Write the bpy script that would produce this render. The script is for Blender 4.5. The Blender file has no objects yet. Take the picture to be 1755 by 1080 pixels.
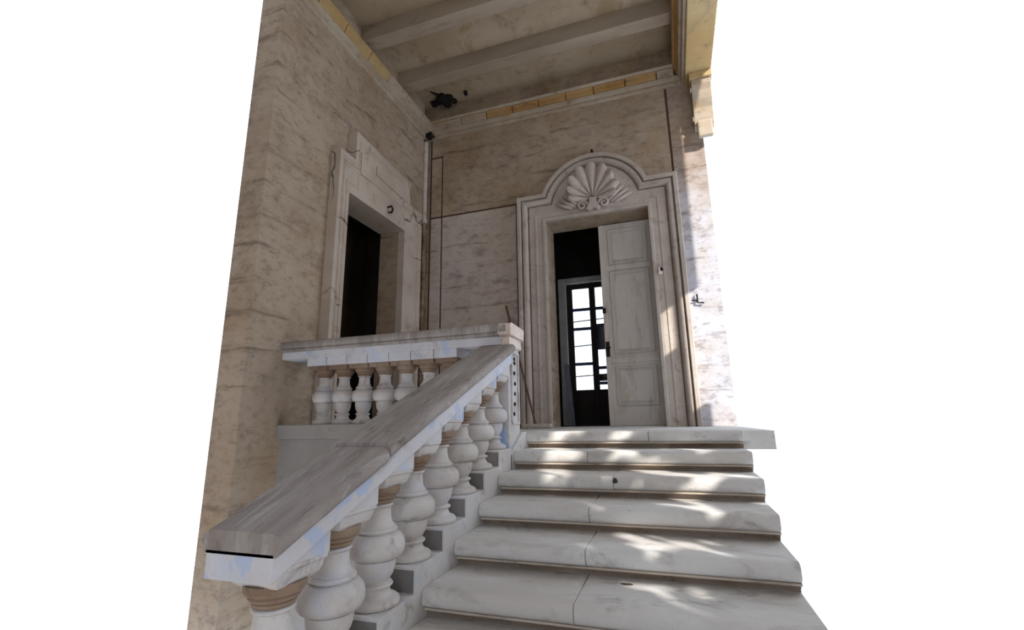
import bpy, bmesh, math, random
from mathutils import Vector, Matrix
random.seed(7)
sc = bpy.context.scene
COL = sc.collection

# ------------------------------------------------------------------ camera
F, PITCH, YAW, ROLL = 805.0, 0.222704542, 0.323632094, -0.0173544090
CAM = Vector((1.23892588, -4.07568984, 0.101726704))
cy, sy, cp, sp = math.cos(YAW), math.sin(YAW), math.cos(PITCH), math.sin(PITCH)
fwd = Vector((-sy*cp, cy*cp, sp)); rgt = Vector((cy, sy, 0)); upv = rgt.cross(fwd)
cr, sr = math.cos(ROLL), math.sin(ROLL)
r2 = cr*rgt + sr*upv; u2 = -sr*rgt + cr*upv
cd = bpy.data.cameras.new('camera'); cam = bpy.data.objects.new('camera', cd); COL.objects.link(cam)
cd.sensor_fit = 'HORIZONTAL'; cd.sensor_width = 36.0; cd.lens = F/1755*36.0
cd.clip_start = 0.05; cd.clip_end = 500
M = Matrix.Identity(4)
for i in range(3):
    M[i][0], M[i][1], M[i][2], M[i][3] = r2[i], u2[i], -fwd[i], CAM[i]
cam.matrix_world = M
sc.camera = cam

# ------------------------------------------------------------------ world, sun, exposure
w = bpy.data.worlds.new('overcast'); sc.world = w; w.use_nodes = True
bg = w.node_tree.nodes['Background']
bg.inputs['Color'].default_value = (0.83, 0.92, 1.06, 1); bg.inputs['Strength'].default_value = 1.68
sd = bpy.data.lights.new('sun', 'SUN'); sd.energy = 5.2; sd.angle = math.radians(.6); sd.color = (1.0, 0.96, 0.9)
sun = bpy.data.objects.new('sun', sd); COL.objects.link(sun)
SUN_DIR = Vector((0.75, -0.62, 0.50)).normalized()          # towards the sun
sun.rotation_euler = SUN_DIR.to_track_quat('Z', 'Y').to_euler()
sun.location = (8, -5, 6)
vs = sc.view_settings
sc.display_settings.display_device = 'sRGB'
vs.view_transform = 'Standard'; vs.look = 'None'; vs.gamma = 1.0; vs.use_curve_mapping = False; vs.exposure = 0.62
sc.cycles.max_bounces = 8; sc.cycles.diffuse_bounces = 5

# ------------------------------------------------------------------ materials
def lin(c):
    return tuple(((v/255)/12.92 if v/255 <= .04045 else ((v/255+.055)/1.055)**2.4) for v in c) + (1,)
class NT:
    def __init__(s, name):
        s.m = bpy.data.materials.new(name); s.m.use_nodes = True; s.t = s.m.node_tree
        s.b = s.t.nodes['Principled BSDF']; s.b.inputs['Roughness'].default_value = .85
        s.b.inputs['Specular IOR Level'].default_value = .25
        s.co = s.t.nodes.new('ShaderNodeNewGeometry').outputs['Position']
    def n(s, typ, **kw):
        nd = s.t.nodes.new(typ)
        for k, v in kw.items():
            if k.startswith('i_'): nd.inputs[int(k[2:]) if k[2:].isdigit() else k[2:].replace('_', ' ')].default_value = v
            else: setattr(nd, k, v)
        return nd
    def l(s, a, b): s.t.links.new(a, b)
    def scaled(s, sx, sy_, sz, off=(0, 0, 0)):
        m = s.n('ShaderNodeMapping'); m.inputs['Scale'].default_value = (sx, sy_, sz); m.inputs['Location'].default_value = off
        s.l(s.co, m.inputs['Vector']); return m.outputs[0]
    def noise(s, scale, vec=None, detail=5, rough=.6, dist=0):
        nd = s.n('ShaderNodeTexNoise'); nd.inputs['Scale'].default_value = scale; nd.inputs['Detail'].default_value = detail
        nd.inputs['Roughness'].default_value = rough; nd.inputs['Distortion'].default_value = dist
        s.l(vec if vec else s.co, nd.inputs['Vector']); return nd.outputs['Fac']
    def ramp(s, fac, lo, hi, a=0., b=1.):
        r = s.n('ShaderNodeMapRange', interpolation_type='SMOOTHSTEP'); r.inputs['From Min'].default_value = lo; r.inputs['From Max'].default_value = hi
        r.inputs['To Min'].default_value = a; r.inputs['To Max'].default_value = b
        s.l(fac, r.inputs['Value']); return r.outputs[0]
    def mul(s, a, b, op='MULTIPLY'):
        m = s.n('ShaderNodeMath', operation=op)
        for i, v in enumerate((a, b)):
            if isinstance(v, (int, float)): m.inputs[i].default_value = v
            else: s.l(v, m.inputs[i])
        return m.outputs[0]
    def mix(s, fac, a, b):
        m = s.n('ShaderNodeMix', data_type='RGBA')
        if isinstance(fac, (int, float)): m.inputs[0].default_value = fac
        else: s.l(fac, m.inputs[0])
        for i, v in ((6, a), (7, b)):
            if isinstance(v, tuple): m.inputs[i].default_value = v
            else: s.l(v, m.inputs[i])
        return m.outputs[2]
    def axis(s, k):
        x = s.n('ShaderNodeSeparateXYZ'); s.l(s.co, x.inputs[0]); return x.outputs[k]
    def done(s, col, bump=None, strength=.4, dist=.01, rough=None):
        if isinstance(col, tuple): s.b.inputs['Base Color'].default_value = col
        else: s.l(col, s.b.inputs['Base Color'])
        if bump is not None:
            bn = s.n('ShaderNodeBump'); bn.inputs['Strength'].default_value = strength; bn.inputs['Distance'].default_value = dist
            s.l(bump, bn.inputs['Height']); s.l(bn.outputs[0], s.b.inputs['Normal'])
        if rough is not None: s.b.inputs['Roughness'].default_value = rough
        return s.m

def stone(name, base, light, dark, stain=None, streak=(1, 1, 1), cracks=0., blue=0., sc_=1., bump=.35, bdist=.008, stain_amt=.55):
    """Old limewashed stone: cloudy tone, dirt specks, streaks, optional peeling blue paint and cracks."""
    t = NT(name)
    big = t.noise(1.1*sc_, t.scaled(*streak), 6, .62)
    med = t.noise(4.5*sc_, t.scaled(*streak, off=(3, 1, 7)), 8, .68, .4)
    fine = t.noise(38*sc_, None, 5, .7)
    c = t.mix(t.ramp(big, .36, .64), base, light)
    c = t.mix(t.mul(t.ramp(med, .53, .74), .75), c, dark)
    if stain:
        st = t.noise(2.2*sc_, t.scaled(streak[0], streak[1], streak[2], off=(11, 5, 2)), 7, .7, .8)
        c = t.mix(t.mul(t.ramp(st, .52, .66), stain_amt), c, stain)
    if blue:
        bl = t.noise(2.1*sc_, t.scaled(1, 1, 1, off=(5, 9, 1)), 6, .62, .3)
        c = t.mix(t.mul(t.ramp(bl, .56, .59), .62), c, lin((160, 180, 214)))
    c = t.mix(t.mul(t.ramp(fine, .56, .8), .45), c, dark)
    h = t.mul(t.mul(fine, .5), med, 'ADD')
    if cracks:
        v = t.n('ShaderNodeTexVoronoi', feature='DISTANCE_TO_EDGE'); v.inputs['Scale'].default_value = cracks
        wv = t.n('ShaderNodeVectorMath', operation='ADD'); nn = t.n('ShaderNodeTexNoise'); nn.inputs['Scale'].default_value = 3
        t.l(t.co, nn.inputs['Vector']); t.l(t.co, wv.inputs[0])
        s2 = t.n('ShaderNodeVectorMath', operation='SCALE'); s2.inputs['Scale'].default_value = .35; t.l(nn.outputs['Color'], s2.inputs[0]); t.l(s2.outputs[0], wv.inputs[1])
        t.l(wv.outputs[0], v.inputs['Vector'])
        gate = t.ramp(t.noise(1.3, t.scaled(1, 1, 1, off=(2, 2, 9)), 2), .5, .56)
        k = t.mul(t.ramp(v.outputs['Distance'], .006, .014, 1., 0.), gate)
        c = t.mix(t.mul(k, .75), c, lin((60, 48, 38)))
    return t.done(c, h, bump, bdist)

def wallmat(name, base, light, dark, warm, cool_light=None):
    """Plastered wall with horizontal course marks and smoky dashes."""
    t = NT(name)
    big = t.noise(.8, t.scaled(1, 1, .8), 6, .62)
    blot = t.noise(2.6, t.scaled(1, 1, 1.2, off=(4, 2, 8)), 9, .74, 0)
    dash = t.noise(2.0, t.scaled(1.0, 1.0, 7.5, off=(1, 3, 5)), 6, .65, .25)
    fine = t.noise(45, None, 4, .7)
    c = t.mix(t.ramp(big, .38, .62), base, light)
    c = t.mix(t.mul(t.ramp(t.noise(1.4, t.scaled(1, 1, 1, off=(8, 1, 3)), 6, .65), .48, .66), .5), c, warm)
    c = t.mix(t.mul(t.ramp(blot, .52, .72), .6), c, dark)
    if cool_light:  # paints cool sky light into the lower wall, fading out upwards
        zz = t.mul(t.mul(t.noise(1.6, None, 6, .65), 2.2), t.axis(2), 'ADD')
        c = t.mix(t.ramp(zz, 3.6, 5.0, 1, 0), c, t.mix(t.ramp(blot, .40, .60), cool_light, lin((176, 172, 172))))
    # smoky dashes along the bed joints, about 0.34 m apart
    z = t.axis(2)
    wob = t.mul(t.mul(t.noise(1.7, None, 3), .12), z, 'ADD')
    f2 = t.n('ShaderNodeMath', operation='FRACT'); t.l(t.mul(wob, 1/.34), f2.inputs[0])
    ab = t.n('ShaderNodeMath', operation='ABSOLUTE'); t.l(t.mul(f2.outputs[0], .5, 'SUBTRACT'), ab.inputs[0])
    line = t.ramp(ab.outputs[0], .01, .20, 1, 0)
    k = t.mul(line, t.ramp(dash, .48, .70))
    c = t.mix(t.mul(k, .78), c, lin((92, 76, 62)))
    mot = t.noise(8.5, t.scaled(1, 1, 1.9, off=(3, 7, 2)), 7, .72, 0)
    c = t.mix(t.mul(t.ramp(mot, .50, .66), .5), c, dark)
    c = t.mix(t.mul(t.ramp(mot, .50, .34), .35), c, light)
    smoke = t.noise(3.4, t.scaled(1, 1, 1.6, off=(6, 1, 1)), 9, .78, 0)
    c = t.mix(t.mul(t.ramp(smoke, .51, .68), .55), c, lin((104, 94, 88)))
    c = t.mix(t.mul(t.ramp(fine, .58, .8), .3), c, dark)
    return t.done(c, t.mul(t.mul(fine, .35), blot, 'ADD'), .35, .01)

MAT = {}
MAT['wall'] = wallmat('wall_plaster', lin((153, 134, 113)), lin((170, 153, 134)), lin((116, 97, 77)), lin((148, 124, 92)))
MAT['wall_low_lit'] = wallmat('wall_plaster_low_lit', lin((178, 164, 151)), lin((190, 179, 170)), lin((148, 130, 115)), lin((178, 158, 138)))  # lighter copy of the plaster, stronger light lower down put into the colour
MAT['wall_cool_light'] = wallmat('wall_plaster_cool_light', lin((150, 132, 116)), lin((168, 152, 138)), lin((112, 94, 78)), lin((146, 122, 94)), lin((184, 184, 194)))
MAT['ceil'] = stone('ceiling_plaster', lin((157, 140, 115)), lin((172, 156, 134)), lin((116, 99, 78)), lin((136, 112, 72)), sc_=.9, bump=.3, stain_amt=.5)
MAT['beam'] = stone('beam_plaster', lin((146, 130, 112)), lin((160, 145, 127)), lin((116, 101, 84)), None, streak=(.4, 1.4, 1.4), bump=.25)
MAT['ochre'] = stone('ochre_stone', lin((152, 114, 66)), lin((168, 134, 88)), lin((98, 72, 46)), lin((134, 110, 86)), streak=(.6, 1, 1.6), sc_=1.6)
MAT['yellow'] = stone('yellow_limewash', lin((164, 136, 90)), lin((176, 153, 112)), lin((124, 100, 70)), lin((140, 122, 100)))
MAT['groove'] = stone('groove_dirt', lin((74, 54, 44)), lin((92, 70, 56)), lin((44, 34, 28)))
MAT['mould'] = stone('moulding_stone', lin((156, 140, 121)), lin((172, 158, 140)), lin((104, 86, 66)), lin((158, 126, 80)), streak=(1, 1, 2), sc_=1.4)
MAT['surround'] = stone('door_surround_stone', lin((170, 157, 145)), lin((183, 172, 161)), lin((128, 112, 98)), lin((156, 146, 142)), sc_=1.4, bump=.25)
MAT['surround2'] = stone('side_surround_stone', lin((170, 155, 140)), lin((184, 170, 156)), lin((132, 115, 100)), None, sc_=1.2, cracks=1.15, bump=.2)
MAT['bal'] = stone('baluster_limewash', lin((184, 177, 170)), lin((200, 196, 193)), lin((122, 112, 103)), lin((182, 184, 198)), sc_=1.8, bump=.35, bdist=.006, stain_amt=.5)
MAT['cap'] = stone('bare_capital_stone', lin((126, 104, 86)), lin((148, 128, 110)), lin((82, 64, 50)), None, sc_=2, bump=.3)
MAT['rail'] = stone('handrail_worn', lin((138, 129, 123)), lin((160, 152, 147)), lin((88, 79, 72)), lin((180, 174, 170)), streak=(5.5, .8, 1.2), sc_=1.5, bump=.7, bdist=.012, stain_amt=.7)
MAT['fascia'] = stone('rail_fascia_paint', lin((192, 189, 190)), lin((205, 205, 210)), lin((148, 141, 136)), lin((186, 196, 214)), blue=.62, sc_=1.1, bump=.3, stain_amt=.7)
MAT['curb'] = stone('curb_limewash', lin((186, 181, 176)), lin((198, 196, 196)), lin((128, 120, 112)), lin((176, 180, 194)), sc_=2, bump=.5, bdist=.008)
MAT['step'] = stone('step_marble', lin((192, 187, 181)), lin((208, 206, 203)), lin((136, 128, 119)), lin((166, 160, 154)), streak=(.6, 1.3, 1), sc_=1.6, bump=.3, bdist=.008, stain_amt=.65)
MAT['fillet'] = stone('step_fillet_dirty', lin((176, 162, 146)), lin((196, 184, 170)), lin((110, 92, 76)), None, streak=(.3, 1, 1), sc_=2)
MAT['riser'] = stone('riser_dirt_shade', lin((120, 104, 88)), lin((140, 126, 112)), lin((74, 60, 50)), None, sc_=1.5)  # grimy brown, kept dark to paint in the shadow gap under the nosing
MAT['leaf'] = stone('door_paint', lin((202, 194, 185)), lin((212, 206, 199)), lin((160, 146, 132)), lin((180, 167, 152)), streak=(1.5, 1, .4), sc_=1.1, bump=.15, bdist=.004)
MAT['pipe'] = stone('pipe_paint', lin((178, 166, 152)), lin((196, 186, 174)), lin((110, 88, 70)), None, sc_=2)
MAT['rust'] = stone('rusty_pipe', lin((120, 96, 76)), lin((160, 138, 116)), lin((44, 36, 30)), lin((60, 48, 38)), sc_=5, bump=.8, bdist=.02)
MAT['peach'] = stone('broken_stone', lin((206, 188, 176)), lin((220, 207, 197)), lin((168, 146, 132)), None, sc_=4, bump=.6)
MAT['face_shade'] = stone('plinth_face_shade', lin((104, 100, 97)), lin((126, 122, 118)), lin((80, 76, 72)), None, sc_=2)  # darker grey for the shaded fronts of the curb blocks
MAT['concrete'] = stone('slab_face', lin((140, 134, 128)), lin((154, 150, 146)), lin((106, 98, 90)), None)

def plain(name, col, rough=.7, metal=0., noise=0., scale=20, streak=(1, 1, 1)):
    t = NT(name); c = lin(col); t.b.inputs['Metallic'].default_value = metal
    n = t.noise(scale, t.scaled(*streak), 5, .6)
    d = tuple(v*(1-noise) for v in c[:3]) + (1,)
    return t.done(t.mix(t.ramp(n, .35, .65), c, d), n, .2, .004, rough)
MAT['dark_room'] = plain('dark_room_shade', (52, 46, 42), .95, 0, .35, 2)  # near-black colour stands in for the darkness of the unlit rooms
MAT['dark_room2'] = plain('brown_room_shade', (56, 46, 38), .95, 0, .4, 1.5)  # same painted darkness, browner
MAT['dark_wood'] = plain('dark_door_wood', (50, 40, 34), .6, 0, .3, 14, (4, 4, .4))
MAT['grey_frame'] = plain('grey_frame_paint', (224, 218, 212), .7, 0, .15, 6)
MAT['muntin'] = plain('blue_grey_bar', (84, 88, 120), .6, 0, .2, 10)
MAT['iron'] = plain('black_iron', (42, 38, 36), .6, .5, .3, 30)
MAT['handle_wood'] = plain('broom_handle_wood', (112, 78, 62), .6, 0, .35, 12, (8, 8, .6))
MAT['pale_wood'] = plain('pale_wood_block', (196, 186, 174), .8, 0, .2, 12, (.6, 4, 4))
MAT['soot'] = plain('soot_black', (30, 27, 24), 1., 0, .3, 20)
MAT['plank'] = plain('dusty_plank', (120, 120, 128), .8, 0, .25, 8, (3, 3, .4))
MAT['leaf_green'] = plain('screen_leaf', (70, 92, 48), .6, 0, .3, 8)
MAT['pebble'] = plain('dark_pebble', (74, 66, 60), .9, 0, .3, 60)
t = NT('window_glass')
tr = t.n('ShaderNodeBsdfTransparent'); gl = t.n('ShaderNodeBsdfGlossy'); gl.inputs['Roughness'].default_value = .05
mx = t.n('ShaderNodeMixShader'); mx.inputs[0].default_value = .06
t.l(tr.outputs[0], mx.inputs[1]); t.l(gl.outputs[0], mx.inputs[2]); t.l(mx.outputs[0], t.t.nodes['Material Output'].inputs['Surface'])
MAT['glass'] = t.m
# newel: limewash with a patch of old blue paint left near its foot
t = NT('newel_limewash')
n1 = t.noise(7, None, 7, .68, .4); n2 = t.noise(40, None, 4, .7)
c = t.mix(t.ramp(n1, .4, .64), lin((190, 187, 186)), lin((166, 160, 156)))
zz = t.mul(t.axis(2), t.mul(t.noise(4, None, 5, .7), .34), 'ADD')
zz = t.mul(zz, t.ramp(t.axis(0), -.075, -.03, 0, .17), 'ADD')
c = t.mix(t.ramp(zz, .20, .225, 1, 0), c, lin((152, 174, 210)))
c = t.mix(t.mul(t.ramp(n2, .58, .8), .4), c, lin((110, 102, 96)))
MAT['newel'] = t.done(c, t.mul(n1, t.mul(n2, .4), 'ADD'), .35, .008)

# ------------------------------------------------------------------ mesh helpers
class MB:
    def __init__(s): s.v = []; s.f = []
    def add(s, vs_, fs):
        o = len(s.v); s.v += [tuple(v) for v in vs_]; s.f += [tuple(i+o for i in f) for f in fs]
    def box(s, x0, x1, y0, y1, z0, z1):
        s.add([(x, y, z) for z in (z0, z1) for y in (y0, y1) for x in (x0, x1)],
              [(0, 2, 3, 1), (4, 5, 7, 6), (0, 1, 5, 4), (2, 6, 7, 3), (0, 4, 6, 2), (1, 3, 7, 5)]); return s
    def prism(s, prof, a0, a1, axis):
        """prof: polygon in the two other axes (cyclic order), extruded along axis."""
        n = len(prof)
        def P(p, a):
            return (a, p[0], p[1]) if axis == 0 else (p[0], a, p[1]) if axis == 1 else (p[0], p[1], a)
        s.add([P(p, a0) for p in prof] + [P(p, a1) for p in prof],
              [tuple(range(n))] + [tuple(range(2*n-1, n-1, -1))] + [(i, i+n, (i+1) % n+n, (i+1) % n) for i in range(n)]); return s
    def lathe(s, prof, cx, cy_, z0, seg=28, a0=0., a1=2*math.pi):
        n = len(prof); full = abs(a1-a0-2*math.pi) < 1e-6; m = seg if full else seg+1
        o = len(s.v)
        for r, z in prof:
            for k in range(m):
                a = a0+(a1-a0)*k/seg; s.v.append((cx+r*math.cos(a), cy_+r*math.sin(a), z0+z))
        for i in range(n-1):
            for k in range(seg):
                k2 = (k+1) % m
                s.f.append((o+i*m+k, o+i*m+k2, o+(i+1)*m+k2, o+(i+1)*m+k))
        if full:
            s.f.append(tuple(o+k for k in reversed(range(m)))); s.f.append(tuple(o+(n-1)*m+k for k in range(m)))
        return s
    def tube(s, pts, r, seg=8):
        pts = [Vector(p) for p in pts]; rr = r if isinstance(r, (list, tuple)) else [r]*len(pts); o = len(s.v)
        ref = None
        for i, p in enumerate(pts):
            d = (pts[min(i+1, len(pts)-1)]-pts[max(i-1, 0)]).normalized()
            if ref is None: ref = d.orthogonal().normalized()
            ref = (ref-d*ref.dot(d)).normalized(); b = d.cross(ref)
            for k in range(seg):
                a = 2*math.pi*k/seg; s.v.append(tuple(p+(ref*math.cos(a)+b*math.sin(a))*rr[i]))
        for i in range(len(pts)-1):
            for k in range(seg):
                k2 = (k+1) % seg; s.f.append((o+i*seg+k, o+i*seg+k2, o+(i+1)*seg+k2, o+(i+1)*seg+k))
        s.f.append(tuple(o+k for k in reversed(range(seg)))); s.f.append(tuple(o+(len(pts)-1)*seg+k for k in range(seg)))
        return s
    def build(s, name, mat, parent=None, bevel=0., smooth=0., bseg=2, jitter=0.):
        me = bpy.data.meshes.new(name); me.from_pydata(s.v, [], s.f); me.materials.append(MAT[mat] if isinstance(mat, str) else mat)
        bm = bmesh.new(); bm.from_mesh(me); bmesh.ops.recalc_face_normals(bm, faces=bm.faces[:])
        if bevel:
            es = [e for e in bm.edges if len(e.link_faces) == 2 and e.calc_face_angle(0) > .5]
            bmesh.ops.bevel(bm, geom=es, offset=bevel, segments=bseg, profile=.6, affect='EDGES', clamp_overlap=True)
        if jitter:
            for v in bm.verts: v.co += Vector((random.uniform(-1, 1), random.uniform(-1, 1), random.uniform(-1, 1)))*jitter
        if smooth:
            for f in bm.faces: f.smooth = True
        bm.to_mesh(me); bm.free()
        if smooth: me.set_sharp_from_angle(angle=math.radians(smooth))
        o = bpy.data.objects.new(name, me); COL.objects.link(o)
        if parent: o.parent = parent; o.matrix_parent_inverse = Matrix.Translation(-parent.location)
        return o
def struct(o): o['kind'] = 'structure'; return o
def empty(name, loc):
    o = bpy.data.objects.new(name, None); o.location = loc; o.empty_display_size = .1; COL.objects.link(o); return o
def tag(o, label, cat, group=None):
    o['label'] = label; o['category'] = cat
    if group: o['group'] = group
    return o
def sweep_f(pathf, prof, plane):
    """As sweep, but pathf(d) gives the whole path for each outward offset d."""
    rows = [[plane(u, v, p_) for (u, v) in pathf(d)] for d, p_ in prof]
    mb = MB(); n = len(rows[0]); k = len(prof)
    for i in range(n):
        for j in range(k): mb.v.append(rows[j][i])
    for i in range(n-1):
        for j in range(k-1): mb.f.append((i*k+j, i*k+j+1, (i+1)*k+j+1, (i+1)*k+j))
    return mb
def sweep(path, prof, plane, base, closed=False):
    """Sweep cross-section prof [(offset outward, projection)] along a 2-D path with mitred corners.
    plane(u, v, p) -> world point."""
    n = len(path); P = [Vector(p) for p in path]; N = []
    for i in range(n):
        d1 = (P[i]-P[i-1]).normalized() if i > 0 else None
        d2 = (P[i+1]-P[i]).normalized() if i < n-1 else None
        d1 = d1 or d2; d2 = d2 or d1
        n1 = Vector((-d1.y, d1.x)); n2 = Vector((-d2.y, d2.x)); m = (n1+n2)
        m = m/max(m.length_squared/2, .25); N.append(m)
    mb = MB(); k = len(prof)
    for i in range(n):
        for (o_, p_) in prof:
            q = P[i]+N[i]*o_; mb.v.append(plane(q.x, q.y, p_))
    for i in range(n-1):
        for j in range(k-1):
            mb.f.append((i*k+j, i*k+j+1, (i+1)*k+j+1, (i+1)*k+j))
    mb.f.append(tuple(range(k))); mb.f.append(tuple(range((n-1)*k, n*k)))
    return mb

YB, XL = 2.36, -2.39            # back wall face, left wall face
YD = 2.82                        # far side of the back wall
XR = 1.95                        # right end of what is built
ZC = 5.45                        # ceiling panels
CX = 0.385                       # centre of the shell doorway
DX0, DX1, DZ = -0.35, 1.128, 3.02

# ================================================================== STRUCTURE
# ---- floor of the landing
fl = struct(MB().box(XL-.31, XR, .085, YD, -.14, 0).build('floor', 'step'))
# ---- back wall with its opening, and the raised plaster fields with grooves between them
b = MB()
b.box(XL-.31, DX0, YB, YD, -.14, ZC+.3); b.box(DX1, XR, YB, YD, -.14, ZC+.3); b.box(DX0, DX1, YB, YD, DZ, ZC+.3)
wb = struct(b.build('wall_back', 'wall'))
def panel(x0, x1, z0, z1, m='wall', d=.016):
    return MB().box(x0, x1, YB-d, YB+.004, z0, z1).build('plaster_panel', m, wb, bevel=.005, bseg=1)
MB().box(-2.33, DX0-.03, YB-.003, YB+.003, 0, 4.9).box(DX1+.03, XR-.01, YB-.003, YB+.003, 0, 4.9).box(DX0-.03, DX1+.03, YB-.003, YB+.003, DZ+.03, 4.9).build('groove_bed', 'groove', wb)
panel(-2.30, -2.115, 0, 3.375, 'wall_low_lit'); panel(-2.30, -2.115, 3.405, 4.47); panel(-2.30, -2.09, 4.50, 4.90)
panel(-2.09, -.825, 0, 3.375, 'wall_low_lit'); panel(-2.09, 1.495, 3.405, 4.90, d=.018)
panel(1.525, XR, 0, 4.90, 'wall_cool_light')
# ---- left wall: opening for the side doorway, and the chase for the drainpipe in the corner
LY0, LY1, LZ = .285, 1.55, 2.86
LN = -.85                        # near end of the left wall
b = MB()
b.box(XL-.31, XL, LN, LY0, -2.6, ZC+.3); b.box(XL-.31, XL, LY1, 2.215, -.1, ZC+.3); b.box(XL-.31, XL, LY0, LY1, LZ, ZC+.3)
b.box(XL-.31, XL, LY0, LY1, -2.6, 0); b.box(XL-.31, XL-.16, 2.215, YB, -.1, ZC+.3)
wl = struct(b.build('wall_left', 'wall'))
# ---- wall under the landing (seen between the balusters)
struct(MB().box(XL, -.28, -.36, .085, -2.6, 0.0).build('wall_landing', 'concrete'))
# ---- ceiling panels and beams
ce = struct(MB().box(XL-.3, 1.80, -5.5, YD, ZC, ZC+.2).build('ceiling', 'ceil'))
for i, yb in enumerate((1.37, .446, -.48, -1.41, -2.34, -3.27, -4.2)):
    MB().box(XL, 1.80, yb, yb+.2, 5.2, ZC+.01).build('ceiling_beam', 'beam', ce, bevel=.012)
# ---- cornices
def cornice_prof(s=1):
    return [(0, 4.83), (.035, 4.835), (.045, 4.87), (.025, 4.88), (.03, 4.90), (.075, 4.925), (.085, 4.955), (.06, 4.96), (.06, 4.965)]
# back wall: lower mouldings, a row of ochre blocks, top fillet
t1 = struct(MB().prism([(YB-p, z) for p, z in cornice_prof()] + [(YB, 4.965)], XL+.02, 1.78, 0).build('trim_1', 'mould', smooth=30))
x = XL+.02
for j in (-1.73, -1.28, -.833, -.397, .04, .476, .947, 1.40, 1.64):
    x1 = j+.01; dz = random.uniform(-.006, .006)
    MB().prism([(YB, 4.965), (YB-.075, 4.965), (YB-.09, 4.98), (YB-.105, 5.06+dz), (YB-.12, 5.075+dz), (YB, 5.075+dz)], x+.006, x1-.006, 0).build('cornice_block', 'mould' if j < -.9 or j > 1.5 else 'ochre', t1, bevel=.006, bseg=1)
    x = x1
MB().prism([(YB, 5.075), (YB-.135, 5.078), (YB-.165, 5.09), (YB-.165, 5.105), (YB, 5.13)], XL+.02, 1.66, 0).build('cornice_fillet', 'mould', t1)
# left wall
t2 = struct(MB().prism([(XL+p, z-.02) for p, z in cornice_prof()] + [(XL, 4.945)], LN, YB-.02, 1).build('trim_2', 'mould', smooth=30))
yy = LN
for j in (-.45, .02, .52, .98, 1.45, 1.93, 2.30):
    MB().prism([(XL, 4.945), (XL+.075, 4.945), (XL+.09, 4.96), (XL+.12, 5.035), (XL+.145, 5.05), (XL+.145, 5.075), (XL, 5.10)], yy+.004, j-.004, 1).build('cornice_block', 'yellow' if j < 1.4 else 'mould', t2, bevel=.006, bseg=1)
    yy = j
# right: the beam carried by a corbel, with the same cornice on its inner face
t3 = struct(MB().box(1.78, 2.12, -5.5, YB, 4.78, ZC+.3).build('trim_3', 'yellow', bevel=.015))
MB().prism([(1.78-p, z) for p, z in cornice_prof()] + [(1.78, 4.965)], -5.5, YB-.0, 1).build('cornice_moulding', 'mould', t3, smooth=30)
MB().prism([(1.78, 4.965), (1.705, 4.965), (1.69, 4.98), (1.66, 5.06), (1.635, 5.08), (1.635, 5.105), (1.78, 5.13)], -5.5, YB-.0, 1).build('cornice_block', 'ochre', t3, smooth=30)
# corbel under the beam
cb = empty('trim_4', (1.95, YB, 3.9)); struct(cb)
CB0, CB1 = 1.845, 2.10
MB().box(CB0-.02, CB1+.02, YB-.30, YB, 4.68, 4.78).build('abacus', 'yellow', cb, bevel=.01)
MB().prism([(YB, 4.68), (YB-.27, 4.68), (YB-.27, 4.60), (YB-.24, 4.52), (YB-.22, 4.40), (YB-.17, 4.30), (YB-.15, 4.16), (YB-.13, 4.08), (YB, 4.02)], CB0, CB1, 0).build('bracket', 'mould', cb, bevel=.01)
sc_m = MB()
for (y_, z_, r_) in ((YB-.21, 4.55, .06), (YB-.12, 4.15, .045)):
    pts = [(CB0-.012, y_+r_*(1-a/9)*math.cos(a), z_+r_*(1-a/9)*math.sin(a)) for a in [i*.35 for i in range(24)]]
    sc_m.tube(pts, .011, 6)
sc_m.build('scroll', 'mould', cb, smooth=50)
MB().box(CB0+.03, CB1-.03, YB-.18, YB-.10, 3.86, 4.10).build('drop', 'mould', cb, bevel=.02)

# ---- rooms behind the two doorways
def room(nm, x0, x1, y0, y1, z1, mat, open_side, hole=None):
    pass
PY = 5.2                                     # far wall of the passage
PX0, PX1, PZ = -2.2, 1.55, 3.9
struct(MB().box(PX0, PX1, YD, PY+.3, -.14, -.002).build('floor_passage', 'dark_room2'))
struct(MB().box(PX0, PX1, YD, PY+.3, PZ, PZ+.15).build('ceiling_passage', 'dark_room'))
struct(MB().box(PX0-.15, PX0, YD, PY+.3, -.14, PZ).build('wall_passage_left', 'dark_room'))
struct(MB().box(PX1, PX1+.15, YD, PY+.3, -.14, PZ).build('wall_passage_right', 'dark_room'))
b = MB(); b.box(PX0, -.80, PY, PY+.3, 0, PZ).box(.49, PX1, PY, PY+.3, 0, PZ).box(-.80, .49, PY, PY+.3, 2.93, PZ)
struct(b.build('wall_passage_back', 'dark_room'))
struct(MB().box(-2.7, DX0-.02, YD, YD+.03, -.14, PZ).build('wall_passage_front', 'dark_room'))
RX = XL-.31; RD = .62
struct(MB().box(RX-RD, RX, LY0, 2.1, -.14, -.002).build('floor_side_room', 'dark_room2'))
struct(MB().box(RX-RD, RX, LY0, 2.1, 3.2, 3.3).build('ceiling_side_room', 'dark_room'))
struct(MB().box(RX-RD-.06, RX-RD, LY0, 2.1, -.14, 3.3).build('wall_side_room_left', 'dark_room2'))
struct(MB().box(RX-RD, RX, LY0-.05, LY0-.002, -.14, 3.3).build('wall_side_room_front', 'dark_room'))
struct(MB().box(RX-RD, RX, 2.1, 2.15, -.14, 3.3).build('wall_side_room_back', 'dark_room2'))

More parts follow.
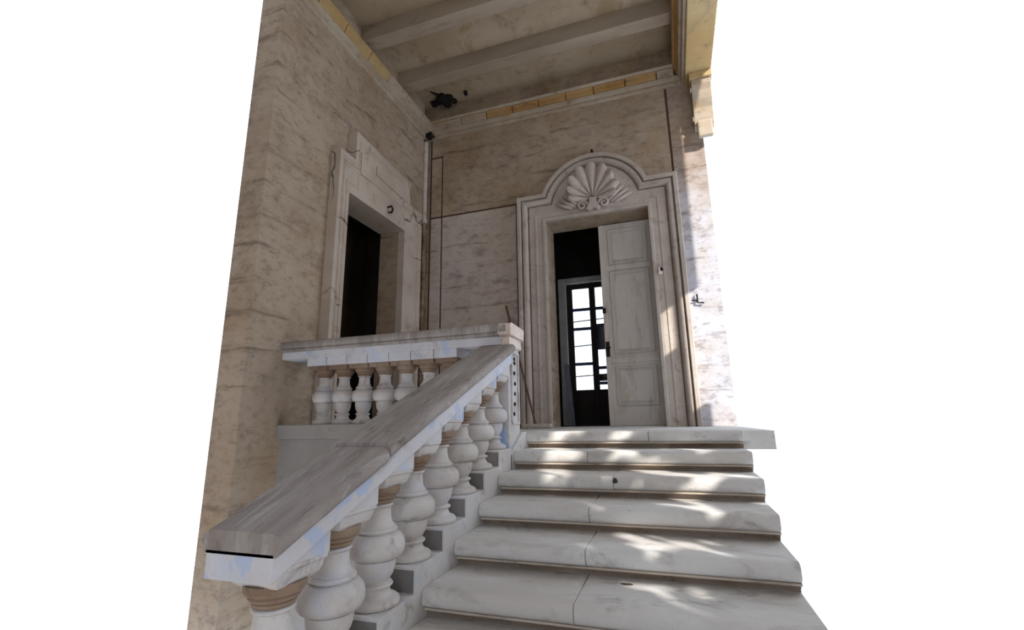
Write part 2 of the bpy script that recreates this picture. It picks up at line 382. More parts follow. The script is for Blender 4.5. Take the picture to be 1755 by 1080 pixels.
# ---- the hall the stairs rise from (behind and beside the viewpoint): floor, unseen walls added to block and shape the light, ceiling
def pierced(nm, axis, c0, c1, a0, a1, z0, z1, holes, mat):
    m = MB(); hs = sorted(holes); a = a0
    def bx(p, q, r, t_):
        if q-p > .001 and t_-r > .001:
            m.box(p, q, c0, c1, r, t_) if axis == 0 else m.box(c0, c1, p, q, r, t_)
    for (h0, h1, y0, y1) in hs:
        bx(a, h0, z0, z1); bx(h0, h1, z0, y0); bx(h0, h1, y1, z1); a = h1
    bx(a, a1, z0, z1)
    return struct(m.build(nm, mat))
HZ = -1.72
struct(MB().box(-5.2, 4.5, -8.2, -1.6, HZ-.15, HZ).build('floor_hall', 'step'))
struct(MB().box(-5.2, 4.5, -8.2, -2.0, ZC+.25, ZC+.4).build('ceiling_hall', 'ceil'))
struct(MB().box(-5.2, -5.0, -8.2, -2.1, HZ, ZC+.3).build('wall_added_left', 'wall'))
pierced('wall_added_front', 0, -8.2, -8.0, -5.2, 4.5, HZ, ZC+.3, [(.4, 4.1, -1.5, 4.6)], 'wall')
pierced('wall_added_right', 1, 4.26, 4.33, -8.2, .15, HZ, 9.0, [(-7.4, -5.6, -1.0, 1.6), (-4.45, -2.35, 1.25, 3.1), (-.30, -.12, 2.95, 3.55), (-.119, .15, 2.05, 3.55)], 'wall')  # added wall, its holes placed to let the sun through in patches

# ================================================================== DOOR 1: shell doorway
d1 = struct(empty('door_1', (CX, YB, 0)))
GH, GZ = .985, 3.265; AZ, AR = 3.15, .635       # groove path: half width, shoulder height; arch centre height, radius
def surround_path(d):
    R, g = AR+d, GZ+d
    a_s = math.asin((g-AZ)/R)
    arc = [(CX-R*math.cos(a_s+(math.pi-2*a_s)*i/36), AZ+R*math.sin(a_s+(math.pi-2*a_s)*i/36)) for i in range(37)]
    return [(CX-GH-d, 0), (CX-GH-d, g)] + arc + [(CX+GH+d, g), (CX+GH+d, 0)]
path = surround_path(0)
pl_back = lambda u, v, p: (u, YB-p, v)
# flat architrave slab as one piece with the tympanum
out = path; inn = [(DX1, 0), (DX1, DZ), (DX0, DZ), (DX0, 0)]
poly = list(out) + inn
MB().prism(poly, YB-.055, YB, 1).build('architrave', 'surround', d1)
# inner bead round the opening
sweep([(DX0-.05, 0), (DX0-.05, DZ+.05), (DX1+.05, DZ+.05), (DX1+.05, 0)], [(-.05, .055), (-.05, .062), (-.045, .066), (-.012, .066), (0, .055)], pl_back, None).build('opening_bead', 'surround', d1)
MP = [(-.004, .05), (0, .038), (.022, .036), (.026, .07), (.04, .092), (.065, .104), (.09, .10), (.104, .086), (.106, .07), (.118, .07), (.12, .112), (.128, .118), (.172, .118), (.18, .11), (.18, 0), (0, 0)]
sweep_f(surround_path, MP, pl_back).build('outer_moulding', 'surround', d1, smooth=35)
sweep_f(surround_path, [(.006, .0395), (.0165, .0388)], pl_back).build('groove_line', 'groove', d1)
sweep_f(surround_path, [(.107, .0718), (.115, .0718)], pl_back).build('groove_line', 'groove', d1)
sweep([(CX-GH+.10, 0), (CX-GH+.10, GZ-.13), (CX+GH-.10, GZ-.13), (CX+GH-.10, 0)], [(-.014, .055), (-.010, .063), (.010, .063), (.014, .055)], pl_back, None).build('inner_moulding', 'surround', d1)
MB().box(DX0-.14, DX1+.14, YB-.02, YD, -.001, .012).build('threshold', 'step', d1, bevel=.004)

# ---- the carved shell
SX, SZ, YS = CX-.005, 3.245, YB-.055
sh = MB(); NR = 9; NA = NR*8; A0, A1 = math.radians(-8), math.radians(188)
RINGS = 12
o = len(sh.v)
for i in range(RINGS+1):
    f = i/RINGS
    for k in range(NA+1):
        u = k/NA; a = A0+(A1-A0)*u
        lobe = abs(math.sin(math.pi*u*NR))
        # outline: taller than wide, scalloped
        R = (.335 + .195*max(0, math.sin(a))**1.5)*(.90+.10*lobe**.7)
        r = .03+(R-.03)*f
        ridge = (.030+.028*f)*(lobe**.8)
        dish = .030+.085*f**1.6
        lip = .02*max(0, (f-.86)/.14)
        sh.v.append((SX+r*math.cos(a), YS-(dish+ridge-lip), SZ+r*math.sin(a)))
for i in range(RINGS):
    for k in range(NA):
        sh.f.append((o+i*(NA+1)+k, o+i*(NA+1)+k+1, o+(i+1)*(NA+1)+k+1, o+(i+1)*(NA+1)+k))
# skirt: rim back to the tympanum
o2 = len(sh.v)
for k in range(NA+1):
    x_, y_, z_ = sh.v[o+RINGS*(NA+1)+k]; sh.v.append((SX+(x_-SX)*.97, YS+.01, SZ+(z_-SZ)*.97))
for k in range(NA):
    sh.f.append((o+RINGS*(NA+1)+k, o+RINGS*(NA+1)+k+1, o2+k+1, o2+k))
shell = sh.build('shell', 'surround', d1, smooth=60)
# collar of the shell: foot, scrolls, feathered wings
ft = MB()
ft.prism([(SX-.05, 3.25), (SX-.055, 3.17), (SX-.11, 3.075), (SX-.06, 3.055), (SX, 3.09), (SX+.06, 3.055), (SX+.11, 3.075), (SX+.055, 3.17), (SX+.05, 3.25)], YS-.085, YS, 1)
ft.build('shell_foot', 'surround', d1, bevel=.014)
for sgn in (-1, 1):
    v = MB()
    cxv, czv = SX+sgn*.155, 3.145
    pts = []; rad = []
    for i in range(30):
        a = i*.3; r = .078*(1-i/36)
        pts.append((cxv-sgn*r*math.cos(a), YS-.05-.02*i/30, czv+r*math.sin(a)*-1 if False else czv-r*math.sin(a-math.pi)*1)); rad.append(.024*(1-i/60))
    v.tube(pts, rad, 8)
    v.build('scroll', 'surround', d1, smooth=60)
    # long curling rim from the scroll up around the shell
    c1 = MB()
    P = [(SX+sgn*(.085+.02*0), 3.235), (SX+sgn*.17, 3.235), (SX+sgn*.25, 3.265), (SX+sgn*.31, 3.325), (SX+sgn*.345, 3.40), (SX+sgn*.36, 3.47)]
    c1.tube([(px, YS-.055-.012*math.sin(i), pz) for i, (px, pz) in enumerate(P)], [.02, .028, .03, .028, .022, .010], 8)
    c1.build('shell_rim', 'surround', d1, smooth=60)
    # feathers
    for j in range(4):
        f0 = MB(); q = j/3
        P = []
        for i in range(9):
            s = i/8
            x0 = .17+.045*j; z0 = 3.20-.02*j
            P.append((SX+sgn*(x0+(.215+.012*j)*s), YS-.030-.035*math.sin(s*math.pi), z0+(.24-.045*j)*s**1.4))
        f0.tube(P, [.012+.016*math.sin(math.pi*min(1, .15+i/8*.85)) for i in range(9)], 7)
        f0.build('feather', 'surround', d1, smooth=60)

# ---- right-hand leaf, closed
YLf = 2.74
LX0, LX1, LT = .385, DX1, 3.0
leaf = MB().box(LX0, LX1, YLf, YLf+.05, .015, LT).build('door_leaf', 'leaf', d1, bevel=.004)
MB().box(LX0-.015, LX0+.055, YLf-.02, YLf+.01, .015, LT).build('meeting_stile', 'leaf', leaf, bevel=.008)
for (z0, z1) in ((2.36, 2.90), (1.02, 2.24), (.29, .83)):
    X0, X1 = LX0+.115, LX1-.07
    sweep([(X0, z0), (X0, z1), (X1, z1), (X1, z0), (X0, z0)], [(.006, 0), (.006, .022), (-.006, .036), (-.020, .030), (-.030, .014), (-.044, .006), (-.044, 0)], lambda u, v, p: (u, YLf-p, v), None).build('panel_moulding', 'leaf', leaf)
    MB().box(X0+.055, X1-.055, YLf-.02, YLf+.002, z0+.055, z1-.055).build('door_panel', 'leaf', leaf, bevel=.008)
for z in (2.30, .925):
    MB().box(LX0+.06, LX1-.02, YLf-.016, YLf+.002, z-.035, z+.035).build('rail', 'leaf', leaf, bevel=.004)
MB().box(LX0-.02, LX0+.028, YLf-.045, YLf-.015, 1.62, 1.70).build('bolt', 'iron', leaf, bevel=.006)
MB().box(LX0-.005, LX0+.05, YLf-.034, YLf-.015, .98, 1.20).build('lock_plate', 'iron', leaf, bevel=.006)
MB().tube([(LX0+.02, YLf-.03, 1.11), (LX0+.02, YLf-.085, 1.11), (LX0+.07, YLf-.09, 1.105)], .011, 8).build('handle', 'iron', leaf, smooth=50)
# left leaf folded back into the dark passage
lf2 = MB().box(DX0-.77, DX0-.03, YD+.05, YD+.10, .015, LT).build('door_leaf', 'dark_wood', d1, bevel=.006)
for (z0, z1) in ((2.36, 2.90), (1.02, 2.24), (.29, .83)):
    MB().box(DX0-.67, DX0-.13, YD+.09, YD+.112, z0, z1).build('door_panel', 'dark_wood', lf2, bevel=.01)
# iron ring pin on the right moulding
kn = empty('iron_pin', (1.22, YB-.06, 2.045)); tag(kn, 'small iron pin set in the right side of the shell doorway surround', 'hook')
MB().box(1.195, 1.245, YB-.09, YB-.05, 2.0, 2.09).build('plate', 'grey_frame', kn, bevel=.006)
MB().tube([(1.235, YB-.085, 2.05), (1.235, YB-.15, 2.06), (1.25, YB-.155, 2.02)], .013, 8).build('pin', 'iron', kn, smooth=50)

# ================================================================== DOOR 3: glazed double door at the end of the passage
d3 = struct(empty('door_3', (-.1, PY, 0)))
b = MB().box(-.83, -.675, PY-.09, PY+.06, 0, 2.96).box(.365, .52, PY-.09, PY+.06, 0, 2.96).box(-.675, .365, PY-.09, PY+.06, 2.84, 2.96)
b.build('frame', 'grey_frame', d3, bevel=.01)
for side, (x0, x1) in enumerate(((-.675, -.155), (-.155, .365))):
    L_, R_ = (.115, .06) if side == 0 else (.06, .115)
    lv = MB().box(x0, x0+L_, PY, PY+.05, -.001, 2.84).box(x1-R_, x1, PY, PY+.05, -.001, 2.84).box(x0+L_, x1-R_, PY, PY+.05, 2.74, 2.84).box(x0+L_, x1-R_, PY, PY+.05, -.001, .68).build('glazed_leaf', 'dark_wood', d3, bevel=.006)
    MB().box(x0+.13, x1-.10, PY-.012, PY+.002, .12, .56).build('door_panel', 'dark_wood', lv, bevel=.008)
    g0, g1 = x0+L_, x1-R_
    zs = [.68, 1.19, 1.90, 2.30, 2.74] if side == 0 else [.68, .80, 1.10, 1.95, 2.30, 2.74]
    for z in zs[1:-1]:
        MB().box(g0, g1, PY+.008, PY+.042, z-.03, z+.03).build('muntin', 'muntin', lv)
    for za, zb in zip(zs[:-1], zs[1:]):
        MB().box(g0, g1, PY+.022, PY+.028, za+.0, zb-.0).build('pane', 'glass', lv)
    if side == 1:
        MB().box(g0, g1, PY+.03, PY+.045, 1.46, 1.93).build('board', 'muntin', lv)
        MB().box(g0, g1, PY+.03, PY+.045, .84, .98).build('board', 'dark_wood', lv)
MB().box(-.185, -.125, PY-.03, PY+.0, .02, 2.84).build('meeting_stile', 'dark_wood', d3, bevel=.008)
# balcony railing just outside
rl = d3
for z in (.98, 1.60, 2.12):
    MB().tube([(-.79, PY+.27, z-.02), (-.2, PY+.27, z+.005), (.48, PY+.27, z+.04)], .012, 6).build('shutter_bar', 'iron', rl)

# plank leaning inside the passage
pk = tag(MB().prism([(-.40, .012), (-.28, .012), (-.345, 1.0), (-.43, 1.0)], YD+.72, YD+.76, 1).build('plank', 'plank', bevel=.004), 'dusty plank leaning in the dark behind the shell doorway', 'plank')

# ================================================================== DOOR 2: side doorway in the left wall
d2 = struct(empty('door_2', (XL, 1.0, 0)))
PJ = .13
pl_left = lambda u, v, p: (XL+p, u, v)
YO0, YO1, ZO = .055, 1.985, 3.32
outline = [(YO0, 0), (YO0, ZO), (.335, ZO), (.335, 3.72), (1.62, 3.64), (1.62, 3.30), (YO1, 3.28), (YO1, 0)]
inn = [(LY1, 0), (LY1, LZ), (LY0, LZ), (LY0, 0)]
MB().prism(outline+inn, XL, XL+PJ-.03, 0).build('architrave', 'surround2', d2)
# raised outer strips following the outline
sweep(outline, [(-.125, PJ-.035), (-.120, PJ-.022), (-.10, PJ-.018), (-.095, PJ-.026), (-.085, PJ-.026), (-.080, PJ-.010), (-.06, PJ-.004), (-.055, PJ-.012), (-.05, PJ), (.006, PJ), (.006, -.002)], pl_left, None).build('outer_moulding', 'surround2', d2)
sweep([(LY0-.045, 0), (LY0-.045, LZ+.13), (.45, LZ+.13), (.45, 3.22), (1.48, 3.20)], [(-.012, PJ-.032), (-.008, PJ-.018), (.02, PJ-.018), (.024, PJ-.032)], pl_left, None).build('inner_moulding', 'surround2', d2)
# keystone block and loose pieces of the cracked crown
MB().prism([(.46, 3.20), (.46, 3.50), (.74, 3.52), (.74, 3.26), (.70, 3.20)], XL+PJ-.032, XL+PJ-.006, 0).build('crown_block', 'surround2', d2, bevel=.006)
MB().prism([(.80, 3.36), (.80, 3.50), (1.54, 3.46), (1.54, 3.32)], XL+PJ-.032, XL+PJ-.010, 0).build('crown_panel', 'surround2', d2, bevel=.008)
MB().prism([(1.47, 3.22), (1.47, 3.30), (1.60, 3.29), (1.60, 3.25)], XL+PJ-.032, XL+PJ-.006, 0).build('ear', 'surround2', d2, bevel=.01)
MB().box(XL-.31, XL+PJ-.03, LY0, LY1, LZ-.001, LZ+.004).build('lintel_soffit', 'surround2', d2)
hk = tag(MB().tube([(XL+PJ-.04, 1.10, 3.03), (XL+PJ+.03, 1.10, 3.04), (XL+PJ+.05, 1.105, 2.99), (XL+PJ+.02, 1.12, 2.95), (XL+PJ-.02, 1.13, 2.97)], .014, 8).build('iron_hook', 'iron', smooth=60), 'small iron hook above the dark left side doorway', 'hook')

# ================================================================== STAIRCASE
T, H = .3613, .14
XS0, XS1 = -.010, 1.72
st = empty('staircase', (XS0, 0, 0)); tag(st, 'broad flight of pale worn stone steps with rounded nosings', 'stairs')
def nose_prof(y0, z0, depth):
    """tread slab with a rounded nose: (y, z) polygon; nose front at y0, top at z0"""
    hh = .088; pts = []
    for i in range(13):
        a = math.pi/2+math.pi*i/12
        cx_, cz_ = abs(math.cos(a))**.75, math.sin(a)
        pts.append((y0+.034-.034*cx_, z0-hh/2+hh/2*math.copysign(abs(cz_)**.8, cz_)))
    return [(y0+depth, z0)] + pts + [(y0+depth, z0-hh)]
for k in range(0, 9):
    y0, z0 = -k*T, -k*H+.012
    dp = T+.09 if k else .10
    joint = {0: 1.02, 1: .58, 2: .81, 3: .70, 4: .735, 5: .74, 6: .6, 7: .9, 8: .5}[k]
    for a, b_ in ((XS0, joint-.0015), (joint+.0015, XS1)):
        m = MB().prism(nose_prof(y0-.012 + (0 if a == XS0 else random.uniform(-.003, .003)), z0+random.uniform(-.002, .001), dp), a, b_, 0)
        m.build('tread_slab', 'step', st, bevel=.003, smooth=40, bseg=1)
    MB().prism([(y0+.020, z0-.088), (y0+.020, z0-.091), (y0+.010, z0-.093), (y0+.007, z0-.098), (y0+.010, z0-.103), (y0+.024, z0-.105), (y0+.3, z0-.105), (y0+.3, z0-.088)], XS0+.006, XS1, 0).build('nosing_fillet', 'fillet', st)
    MB().prism([(y0+.040, z0-.105), (y0+.046, z0-.122), (y0+.058, z0-.125), (y0+.058, z0-.32), (y0+T+.07, z0-.32), (y0+T+.07, z0-.105)], XS0, XS1, 0).build('riser', 'riser', st)

# ================================================================== BALUSTER PROFILES
BP = [(.0, 0), (.110, 0), (.116, .007), (.118, .020), (.114, .034), (.106, .043), (.092, .048), (.080, .058), (.073, .074), (.070, .092), (.070, .096), (.080, .098),
      (.085, .107), (.081, .116), (.067, .119), (.064, .124), (.072, .138), (.084, .164), (.091, .192), (.094, .222), (.094, .238), (.089, .242), (.089, .246), (.106, .248), (.121, .260), (.131, .282), (.134, .306), (.133, .328),
      (.127, .350), (.116, .368), (.102, .380), (.086, .384), (.086, .390), (.095, .393), (.097, .402), (.092, .410), (.084, .413), (.084, .420), (.076, .428), (.069, .444), (.065, .466), (.063, .500), (.062, .520), (.060, .523), (.070, .526), (.073, .533), (.070, .540), (.060, .543), (.062, .552)]
CP = [(.0, .436), (.064, .436), (.072, .442), (.074, .450), (.069, .456), (.082, .459), (.087, .467), (.083, .474), (.096, .479), (.103, .492), (.104, .514), (.0, .514)]
def lathe_mesh(prof, name, mat, scale=1., zs=1., seg=32):
    o = MB().lathe([(max(r*scale, .0005), z*zs) for r, z in prof], 0, 0, 0, seg).build(name, mat, None, smooth=28); me = o.data
    bpy.data.objects.remove(o); return me
ME_BAL = lathe_mesh(BP, 'baluster', 'bal', 1., .80); ME_CAP = lathe_mesh(CP, 'capital', 'cap')
ME_BAL2 = lathe_mesh(BP, 'baluster', 'bal', .80, .815, 24); ME_CAP2 = lathe_mesh(CP, 'capital', 'cap', .86, .998, 24)
def inst(me, name, loc, parent, rz=0.):
    o = bpy.data.objects.new(name, me); COL.objects.link(o); o.rotation_euler.z = rz
    o.parent = parent; o.matrix_parent_inverse = Matrix.Translation(-parent.location); o.location = loc; return o

# ================================================================== STAIR BALUSTRADE (raking)
SL = .40; PIT = .297; BX = -.135
sb = empty('stair_balustrade', (BX, -.42, 0)); tag(sb, 'raking stone balustrade climbing beside the steps with worn handrail', 'balustrade')
YF0 = -1.875                                   # front of the block under baluster i = 1
def front(i): return YF0+PIT*(i-1)
def btop(i): return -.580+PIT*SL*(i-1)
NI = range(-2, 6)
prof = []
for i in NI:
    prof += [(front(i), btop(i-1) if i > NI[0] else btop(i)-.14), (front(i), btop(i))]
prof += [(-.41, btop(5)), (-.41, -.75), (front(NI[0]), -1.95)]
MB().prism(prof, -.265, -.0105, 0).build('curb', 'curb', sb, bevel=.006, bseg=2)
MB().prism([(-.44, -.155), (-.11, .010), (.084, .010), (.084, -.8), (-.44, -.8)], -.265, -.0105, 0).build('curb', 'curb', sb, bevel=.005)
for i in NI:
    bc = front(i)+PIT*.46
    ba = inst(ME_BAL, 'baluster', (BX, bc, btop(i)), sb, random.uniform(0, 6.28))
    c_ = bpy.data.objects.new('capital', ME_CAP); COL.objects.link(c_); c_.parent = ba
    # wedge that fits the level capital to the sloping rail
    z0 = btop(i)+.578; y0, y1 = bc-.128, bc+.128
    zr = lambda y: .734+SL*y
    ys = bc+(z0-zr(bc))/SL+.01
    MB().prism([(y0, z0), (y0, z0+.004), (ys, z0+.004), (y1, zr(y1)+.004), (y1, z0)], BX-.10, BX+.116, 0).build('abacus_wedge', 'fascia', sb, bevel=.004)
    e = MB(); zz0 = btop(i)+.510
    rings = [(.086, 0), (.098, .012), (.106, .030), (.110, .050), (.118, .056), (.118, .069)]
    for h_, z_ in rings: e.v += [(BX+.006-h_, bc-h_, zz0+z_), (BX+.006+h_*.95, bc-h_, zz0+z_), (BX+.006+h_*.95, bc+h_, zz0+z_), (BX+.006-h_, bc+h_, zz0+z_)]
    for q in range(len(rings)-1):
        for k in range(4): e.f.append((q*4+k, q*4+(k+1) % 4, q*4+4+(k+1) % 4, q*4+4+k))
    e.f += [(3, 2, 1, 0), tuple(range(4*len(rings)-4, 4*len(rings)))]
    e.build('abacus_moulding', 'bal', sb, bevel=.003)
    MB().box(BX-.118, BX+.112, front(i)-.004, front(i)+.002, btop(i)-PIT*SL+.004, btop(i)-.016).build('block_face_shade', 'face_shade', sb)  # thin dark sheet paints the shade on the block's front
# engaged half capital against the newel
MB().prism([(-.50, btop(6)+.53), (-.50, .734+SL*-.50), (-.417, .734+SL*-.417), (-.417, btop(6)+.53)], BX-.10, BX+.112, 0).build('abacus_wedge', 'fascia', sb, bevel=.005)
o = MB().lathe([(max(r, .001), z) for r, z in CP], 0, 0, 0, 12, math.pi, 2*math.pi).build('half_capital', 'cap', sb, smooth=30); o.location = (BX, -.4175, btop(6)+.016)
# sloping rail: moulded slab on a fascia, in two lengths with an open joint
def rail_len(y0, y1, nm, sag=0.):
    def sh_(pr): return pr
    top = [(-.30, .862), (-.292, .884), (-.27, .897), (.0, .897), (.022, .888), (.034, .872), (.036, .850), (.026, .832), (.014, .826), (-.28, .826)]
    n = len(top); mb = MB()
    NS = max(2, int((y1-y0)/.11))
    for s in range(NS+1):
        y = y0+(y1-y0)*s/NS
        for (x_, z_) in top:
            jz = random.uniform(-.0015, .0015) if z_ > .84 else 0; jx = random.uniform(-.0022, .0022)
            mb.v.append((x_+jx, y, z_+SL*y+jz-sag))
    for s in range(NS):
        for j in range(n): mb.f.append((s*n+j, s*n+(j+1) % n, (s+1)*n+(j+1) % n, (s+1)*n+j))
    mb.f.append(tuple(range(n))); mb.f.append(tuple(range(NS*n, (NS+1)*n)))
    return mb.build(nm, 'rail', sb, smooth=45)
YE = -2.80
rail_len(-2.20, -.417, 'handrail'); rail_len(YE, -2.21, 'handrail', .012)
def slant(x0, x1, z0, z1, y0, y1, nm, mat):
    mb = MB()
    mb.add([(x, y, z+SL*y) for y in (y0, y1) for z in (z0, z1) for x in (x0, x1)], [(0, 1, 3, 2), (4, 6, 7, 5), (0, 4, 5, 1), (2, 3, 7, 6), (0, 2, 6, 4), (1, 5, 7, 3)])
    return mb.build(nm, mat, sb, bevel=.006)
slant(-.275, .004, .734, .828, YE, -.417, 'rail_fascia', 'fascia')
slant(-.282, .013, .808, .829, YE, -.417, 'rail_fillet', 'fascia')

# ================================================================== LANDING BALUSTRADE with its newel
lb = empty('landing_balustrade', (-1.2, -.27, 0)); tag(lb, 'level stone balustrade along the landing edge with broken newel cap', 'balustrade')
NY0, NY1 = -.415, -.125; NX0, NX1 = -.32, -.03
nw = MB().prism([(NY0, -.139), (NY0, .74), (NY1, .74), (NY1, .005)], NX0, NX1, 0).build('newel_post', 'newel', lb, bevel=.008)
# framed strip, black discs painting the shade of its holes, on the stair side of the newel
sweep([(NY0+.075, .0+.10), (NY0+.075, .66), (NY1-.055, .66), (NY1-.055, .10), (NY0+.075, .10)], [(0, 0), (0, .012), (.02, .014), (.022, 0)], lambda u, v, p: (NX1+p, u, v), None).build('panel_strip', 'newel', nw)
for z in (.16, .24, .33, .42, .51, .585, .63):
    h_ = MB().lathe([(.001, 0), (.017, 0), (.017, .005), (.001, .005)], 0, 0, 0, 8).build('hole_shade', 'soot', nw)
    h_.rotation_euler = (0, math.pi/2, 0); h_.location = (NX1-.001, (NY0+NY1)/2+random.uniform(-.02, .02), z+random.uniform(-.01, .01)); h_.scale = (1, random.uniform(.8, 1.7), 1)
# level rail: stacked mouldings
def level(x0, x1, prof, nm, mat):
    return MB().prism([(-.27+p, z) for p, z in prof], x0, x1, 0).build(nm, mat, lb, smooth=35)
XE = XL+.001
level(XE, -.035, [(-.19, .835), (-.197, .85), (-.20, .872), (-.19, .893), (-.165, .905), (.165, .905), (.19, .893), (.20, .872), (.197, .85), (.19, .835)], 'handrail', 'rail')
level(XE, -.035, [(-.155, .80), (-.18, .806), (-.184, .82), (-.176, .836), (.176, .836), (.184, .82), (.18, .806), (.155, .80)], 'rail_moulding', 'rail')
level(XE, NX1-.0, [(-.152, .732), (-.152, .802), (.152, .802), (.152, .732)], 'rail_fascia', 'fascia')
# broken corner of the cap: bare peach stone
MB().box(-.105, .012, -.46, -.085, .80, .908).build('broken_cap', 'peach', lb, bevel=.02, jitter=.007)
MB().box(-.085, -.012, -.43, -.10, .715, .80).build('broken_cap', 'peach', lb, bevel=.015, jitter=.007)
MB().box(XE, NX0, -.42, -.12, -.02, .105).build('plinth', 'concrete', lb, bevel=.008)
P2 = .2285
for j in range(9):
    cxb = -2.09+.118*0+P2*j+.105
    if cxb+.1 > NX0: break
    ba = inst(ME_BAL2, 'baluster', (cxb, -.27, .105), lb, random.uniform(0, 6.28))
    c_ = bpy.data.objects.new('capital', ME_CAP2); COL.objects.link(c_); c_.parent = ba
    MB().box(cxb-P2/2+.004, cxb+P2/2-.004, -.405, -.135, .655, .735).build('abacus_block', 'fascia', lb, bevel=.004)
    MB().box(cxb-.105, cxb+.105, -.385, -.155, .617, .66).build('abacus', 'cap', lb, bevel=.008)

# ================================================================== SMALL THINGS
# drainpipe in the corner
dp = empty('drainpipe', (-2.37, 2.27, 0)); tag(dp, 'old drainpipe running down the corner between the two walls', 'pipe')
MB().tube([(-2.385, 2.27, 3.30), (-2.385, 2.27, 4.76)], .043, 14).build('upper_pipe', 'pipe', dp, smooth=50)
MB().tube([(-2.385, 2.275, 0.0)] + [(-2.385+random.uniform(-.006, .006), 2.275+random.uniform(-.006, .006), z*.25) for z in range(1, 13)] + [(-2.385, 2.27, 3.30)], [.034]+[random.uniform(.030, .042) for _ in range(12)]+[.038], 12).build('lower_pipe', 'rust', dp, smooth=50)
MB().lathe([(.04, 0), (.055, .01), (.055, .07), (.04, .08)], -2.385, 2.27, 3.28, 14).build('collar', 'pipe', dp, smooth=40)
# pipe hopper rags
rg = empty('nest', (-2.34, 2.25, 4.8)); tag(rg, 'ragged black lump plugging the corner above the drainpipe', 'debris')
m = MB()
for i in range(16):
    p = Vector((-2.34+random.uniform(-.03, .05), 2.24+random.uniform(-.04, .06), 4.83+random.uniform(-.015, .05)))
    q = p+Vector((random.uniform(-.05, .16), random.uniform(-.06, .05), random.uniform(-.05, .05)))
    m.tube([p, (p+q)/2+Vector((0, 0, random.uniform(-.02, .03))), q], [random.uniform(.012, .03), random.uniform(.015, .03), .006], 6)
m.build('twigs', 'soot', rg)
# dark clump under the ceiling
cl = empty('ceiling_clump', (-2.05, 2.05, ZC-.1)); tag(cl, 'black clump of sooty debris hanging in the ceiling corner', 'debris')
m = MB(); C0 = Vector((-2.0, 2.12, 5.40))
for (dx_, dy_, dz_, r_, fl_) in ((0, 0, .02, .12, .5), (.10, .02, .03, .08, .6), (-.09, .05, .03, .09, .5), (.03, .09, -.01, .09, .7), (-.02, -.06, .035, .05, .5), (-.20, .10, .03, .06, .5), (.16, .10, 0, .05, .8)):
    m.lathe([(.001, -r_*fl_), (r_*.5, -r_*fl_*.85), (r_*.9, -r_*fl_*.35), (r_, 0), (r_*.8, r_*fl_*.5), (.001, r_*fl_*.8)], C0.x+dx_, C0.y+dy_, C0.z+dz_, 10)
m.build('clump', 'soot', cl, jitter=.017)
m = MB()
for q, r_ in (((-.13, -.20, .04), .03), ((-.26, .02, .03), .025), ((-.05, .02, -.13), .018)):
    Q = C0+Vector(q); m.tube([C0, (C0+Q)/2+Vector((.02, .01, .02)), Q], [r_, r_*.8, r_*.3], 6)
m.build('torn_strip', 'soot', cl)
m = MB().lathe([(.001, -.05), (.02, -.045), (.035, -.01), (.03, .02), (.012, .06)], -1.58, 2.12, 5.42, 8).build('clump', 'soot', cl, jitter=.008)
# iron bracket on the right wall
hb = empty('iron_bracket', (1.62, YB-.016, 1.6)); tag(hb, 'small black iron bracket on the pale wall right of the shell doorway', 'bracket')
MB().tube([(1.57, YB-.05, 1.60), (1.645, YB-.05, 1.60)], .009, 8).build('arm', 'iron', hb)
MB().tube([(1.645, YB-.05, 1.68), (1.645, YB-.05, 1.565), (1.72, YB-.05, 1.56)], .012, 8).build('hook', 'iron', hb)
MB().tube([(1.645, YB-.05, 1.60), (1.645, YB+.01, 1.60)], .012, 8).build('shank', 'iron', hb)
# broom leaning on the wall
br = empty('broom', (-.5, 2.05, 0)); tag(br, 'thin-handled broom leaning on the wall left of the shell doorway', 'broom')
MB().box(-.69, -.30, 2.0, 2.09, .014, .065).build('head', 'pale_wood', br, bevel=.012)
hd = Vector((-1.0, YB-.03, 1.78))-Vector((-.51, 2.045, .05))
MB().tube([Vector((-.51, 2.045, .05))+hd*s for s in (0, .25, .5, .75, 1)], .014, 8).build('handle', 'handle_wood', br, smooth=50)
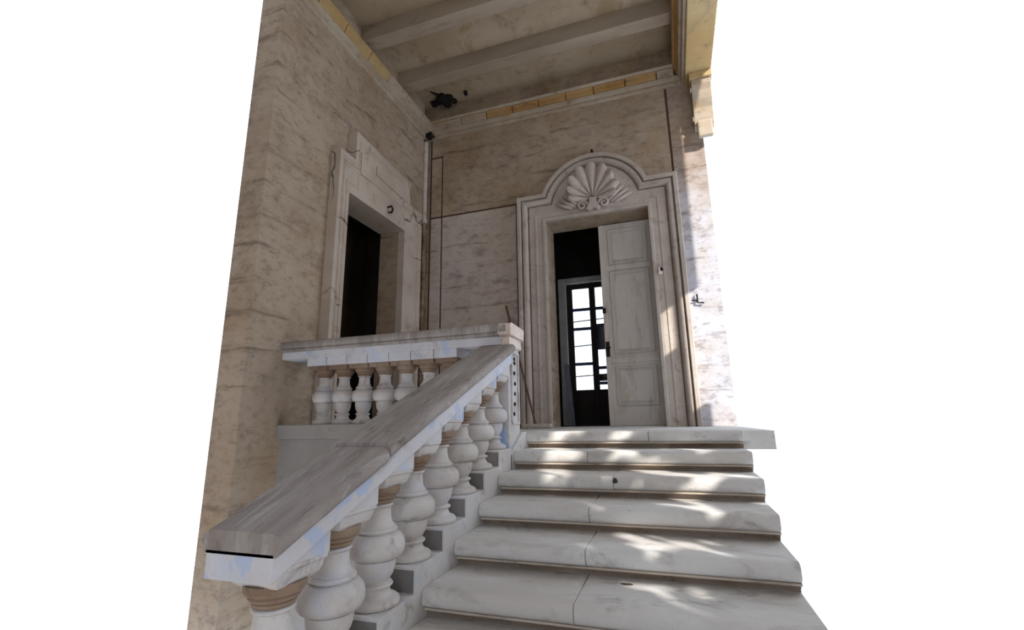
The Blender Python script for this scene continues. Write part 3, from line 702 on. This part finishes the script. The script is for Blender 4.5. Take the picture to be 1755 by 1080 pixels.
# crumbs of plaster on the steps
for (x, y, z, r, lab) in ((.823, -.297, -.315, .020, 'dark chip of stone stuck on the third nosing from the top'), (.69, -.60, -.4075, .012, 'tiny dark pebble alone on the fourth tread from the top'), (.944, -1.50, -.6875, .016, 'thin dark splinter lying on the lowest wide tread')):
    m = MB().lathe([(.001, 0), (r*.8, .001), (r, r*.45), (r*.6, r*.9), (.001, r)], 0, 0, 0, 7)
    o = m.build('pebble', 'pebble', None, jitter=r*.15); o.location = (x, y, z); tag(o, lab, 'debris')
    if 'splinter' in lab: o.scale = (2.2, .5, .4)
    if 'chip' in lab: o.location = (x, -2*T-.016, -2*H-.03); o.scale = (.8, .6, 1.6)


# unseen leaves added outside the right-hand window, gaps placed to shape the sun patches
m = MB(); rnd = random.Random(3)
GAPS = [(-3.93, 2.74, .11), (-4.10, 2.66, .09), (-4.26, 2.55, .05), (-3.51, 2.47, .10), (-3.29, 2.62, .06), (-3.67, 2.93, .09), (-3.80, 2.84, .10),
        (-3.46, 2.11, .12), (-3.44, 2.00, .10), (-3.56, 2.22, .08), (-2.93, 2.14, .08), (-3.67, 1.93, .08), (-3.81, 1.87, .07), (-4.32, 1.97, .06), (-4.43, 1.91, .07), (-4.15, 1.79, .06),
        (-4.62, 1.75, .05), (-3.2, 1.9, .07), (-2.75, 2.4, .06)]
n_ = 0
while n_ < 1900:
    y = rnd.uniform(-5.05, -2.55); z = rnd.uniform(1.45, 3.55); x = 4.75+rnd.uniform(-.07, .07); n_ += 1
    r = rnd.uniform(.05, .085)
    if any(math.hypot(y-gy, z-gz) < gr*1.15+r*.5 for gy, gz, gr in GAPS): continue
    a = rnd.uniform(0, 6.28); n = Vector((rnd.uniform(.6, 1), rnd.uniform(-.6, .3), rnd.uniform(-.2, .5))).normalized()
    e1 = n.orthogonal().normalized(); e2 = n.cross(e1); c0 = Vector((x, y, z))
    pts = [c0+(e1*math.cos(a+q*1.2566)+e2*math.sin(a+q*1.2566))*r*(1.15 if q == 0 else .9) for q in range(5)]
    m.add(pts, [(0, 1, 2, 3, 4)])
iv = m.build('leaf_screen', 'leaf_green'); iv['kind'] = 'stuff'; tag(iv, 'added screen of green leaves outside the hall window, shaping the sun', 'leaf_screen')

# iron spike in the wall above the arch
tag(MB().tube([(.40, YB+.0, 4.03), (.40, YB-.07, 4.035), (.41, YB-.08, 4.0)], .016, 8).build('iron_spike', 'iron', smooth=50), 'short iron spike in the wall just above the arch crown', 'hook')
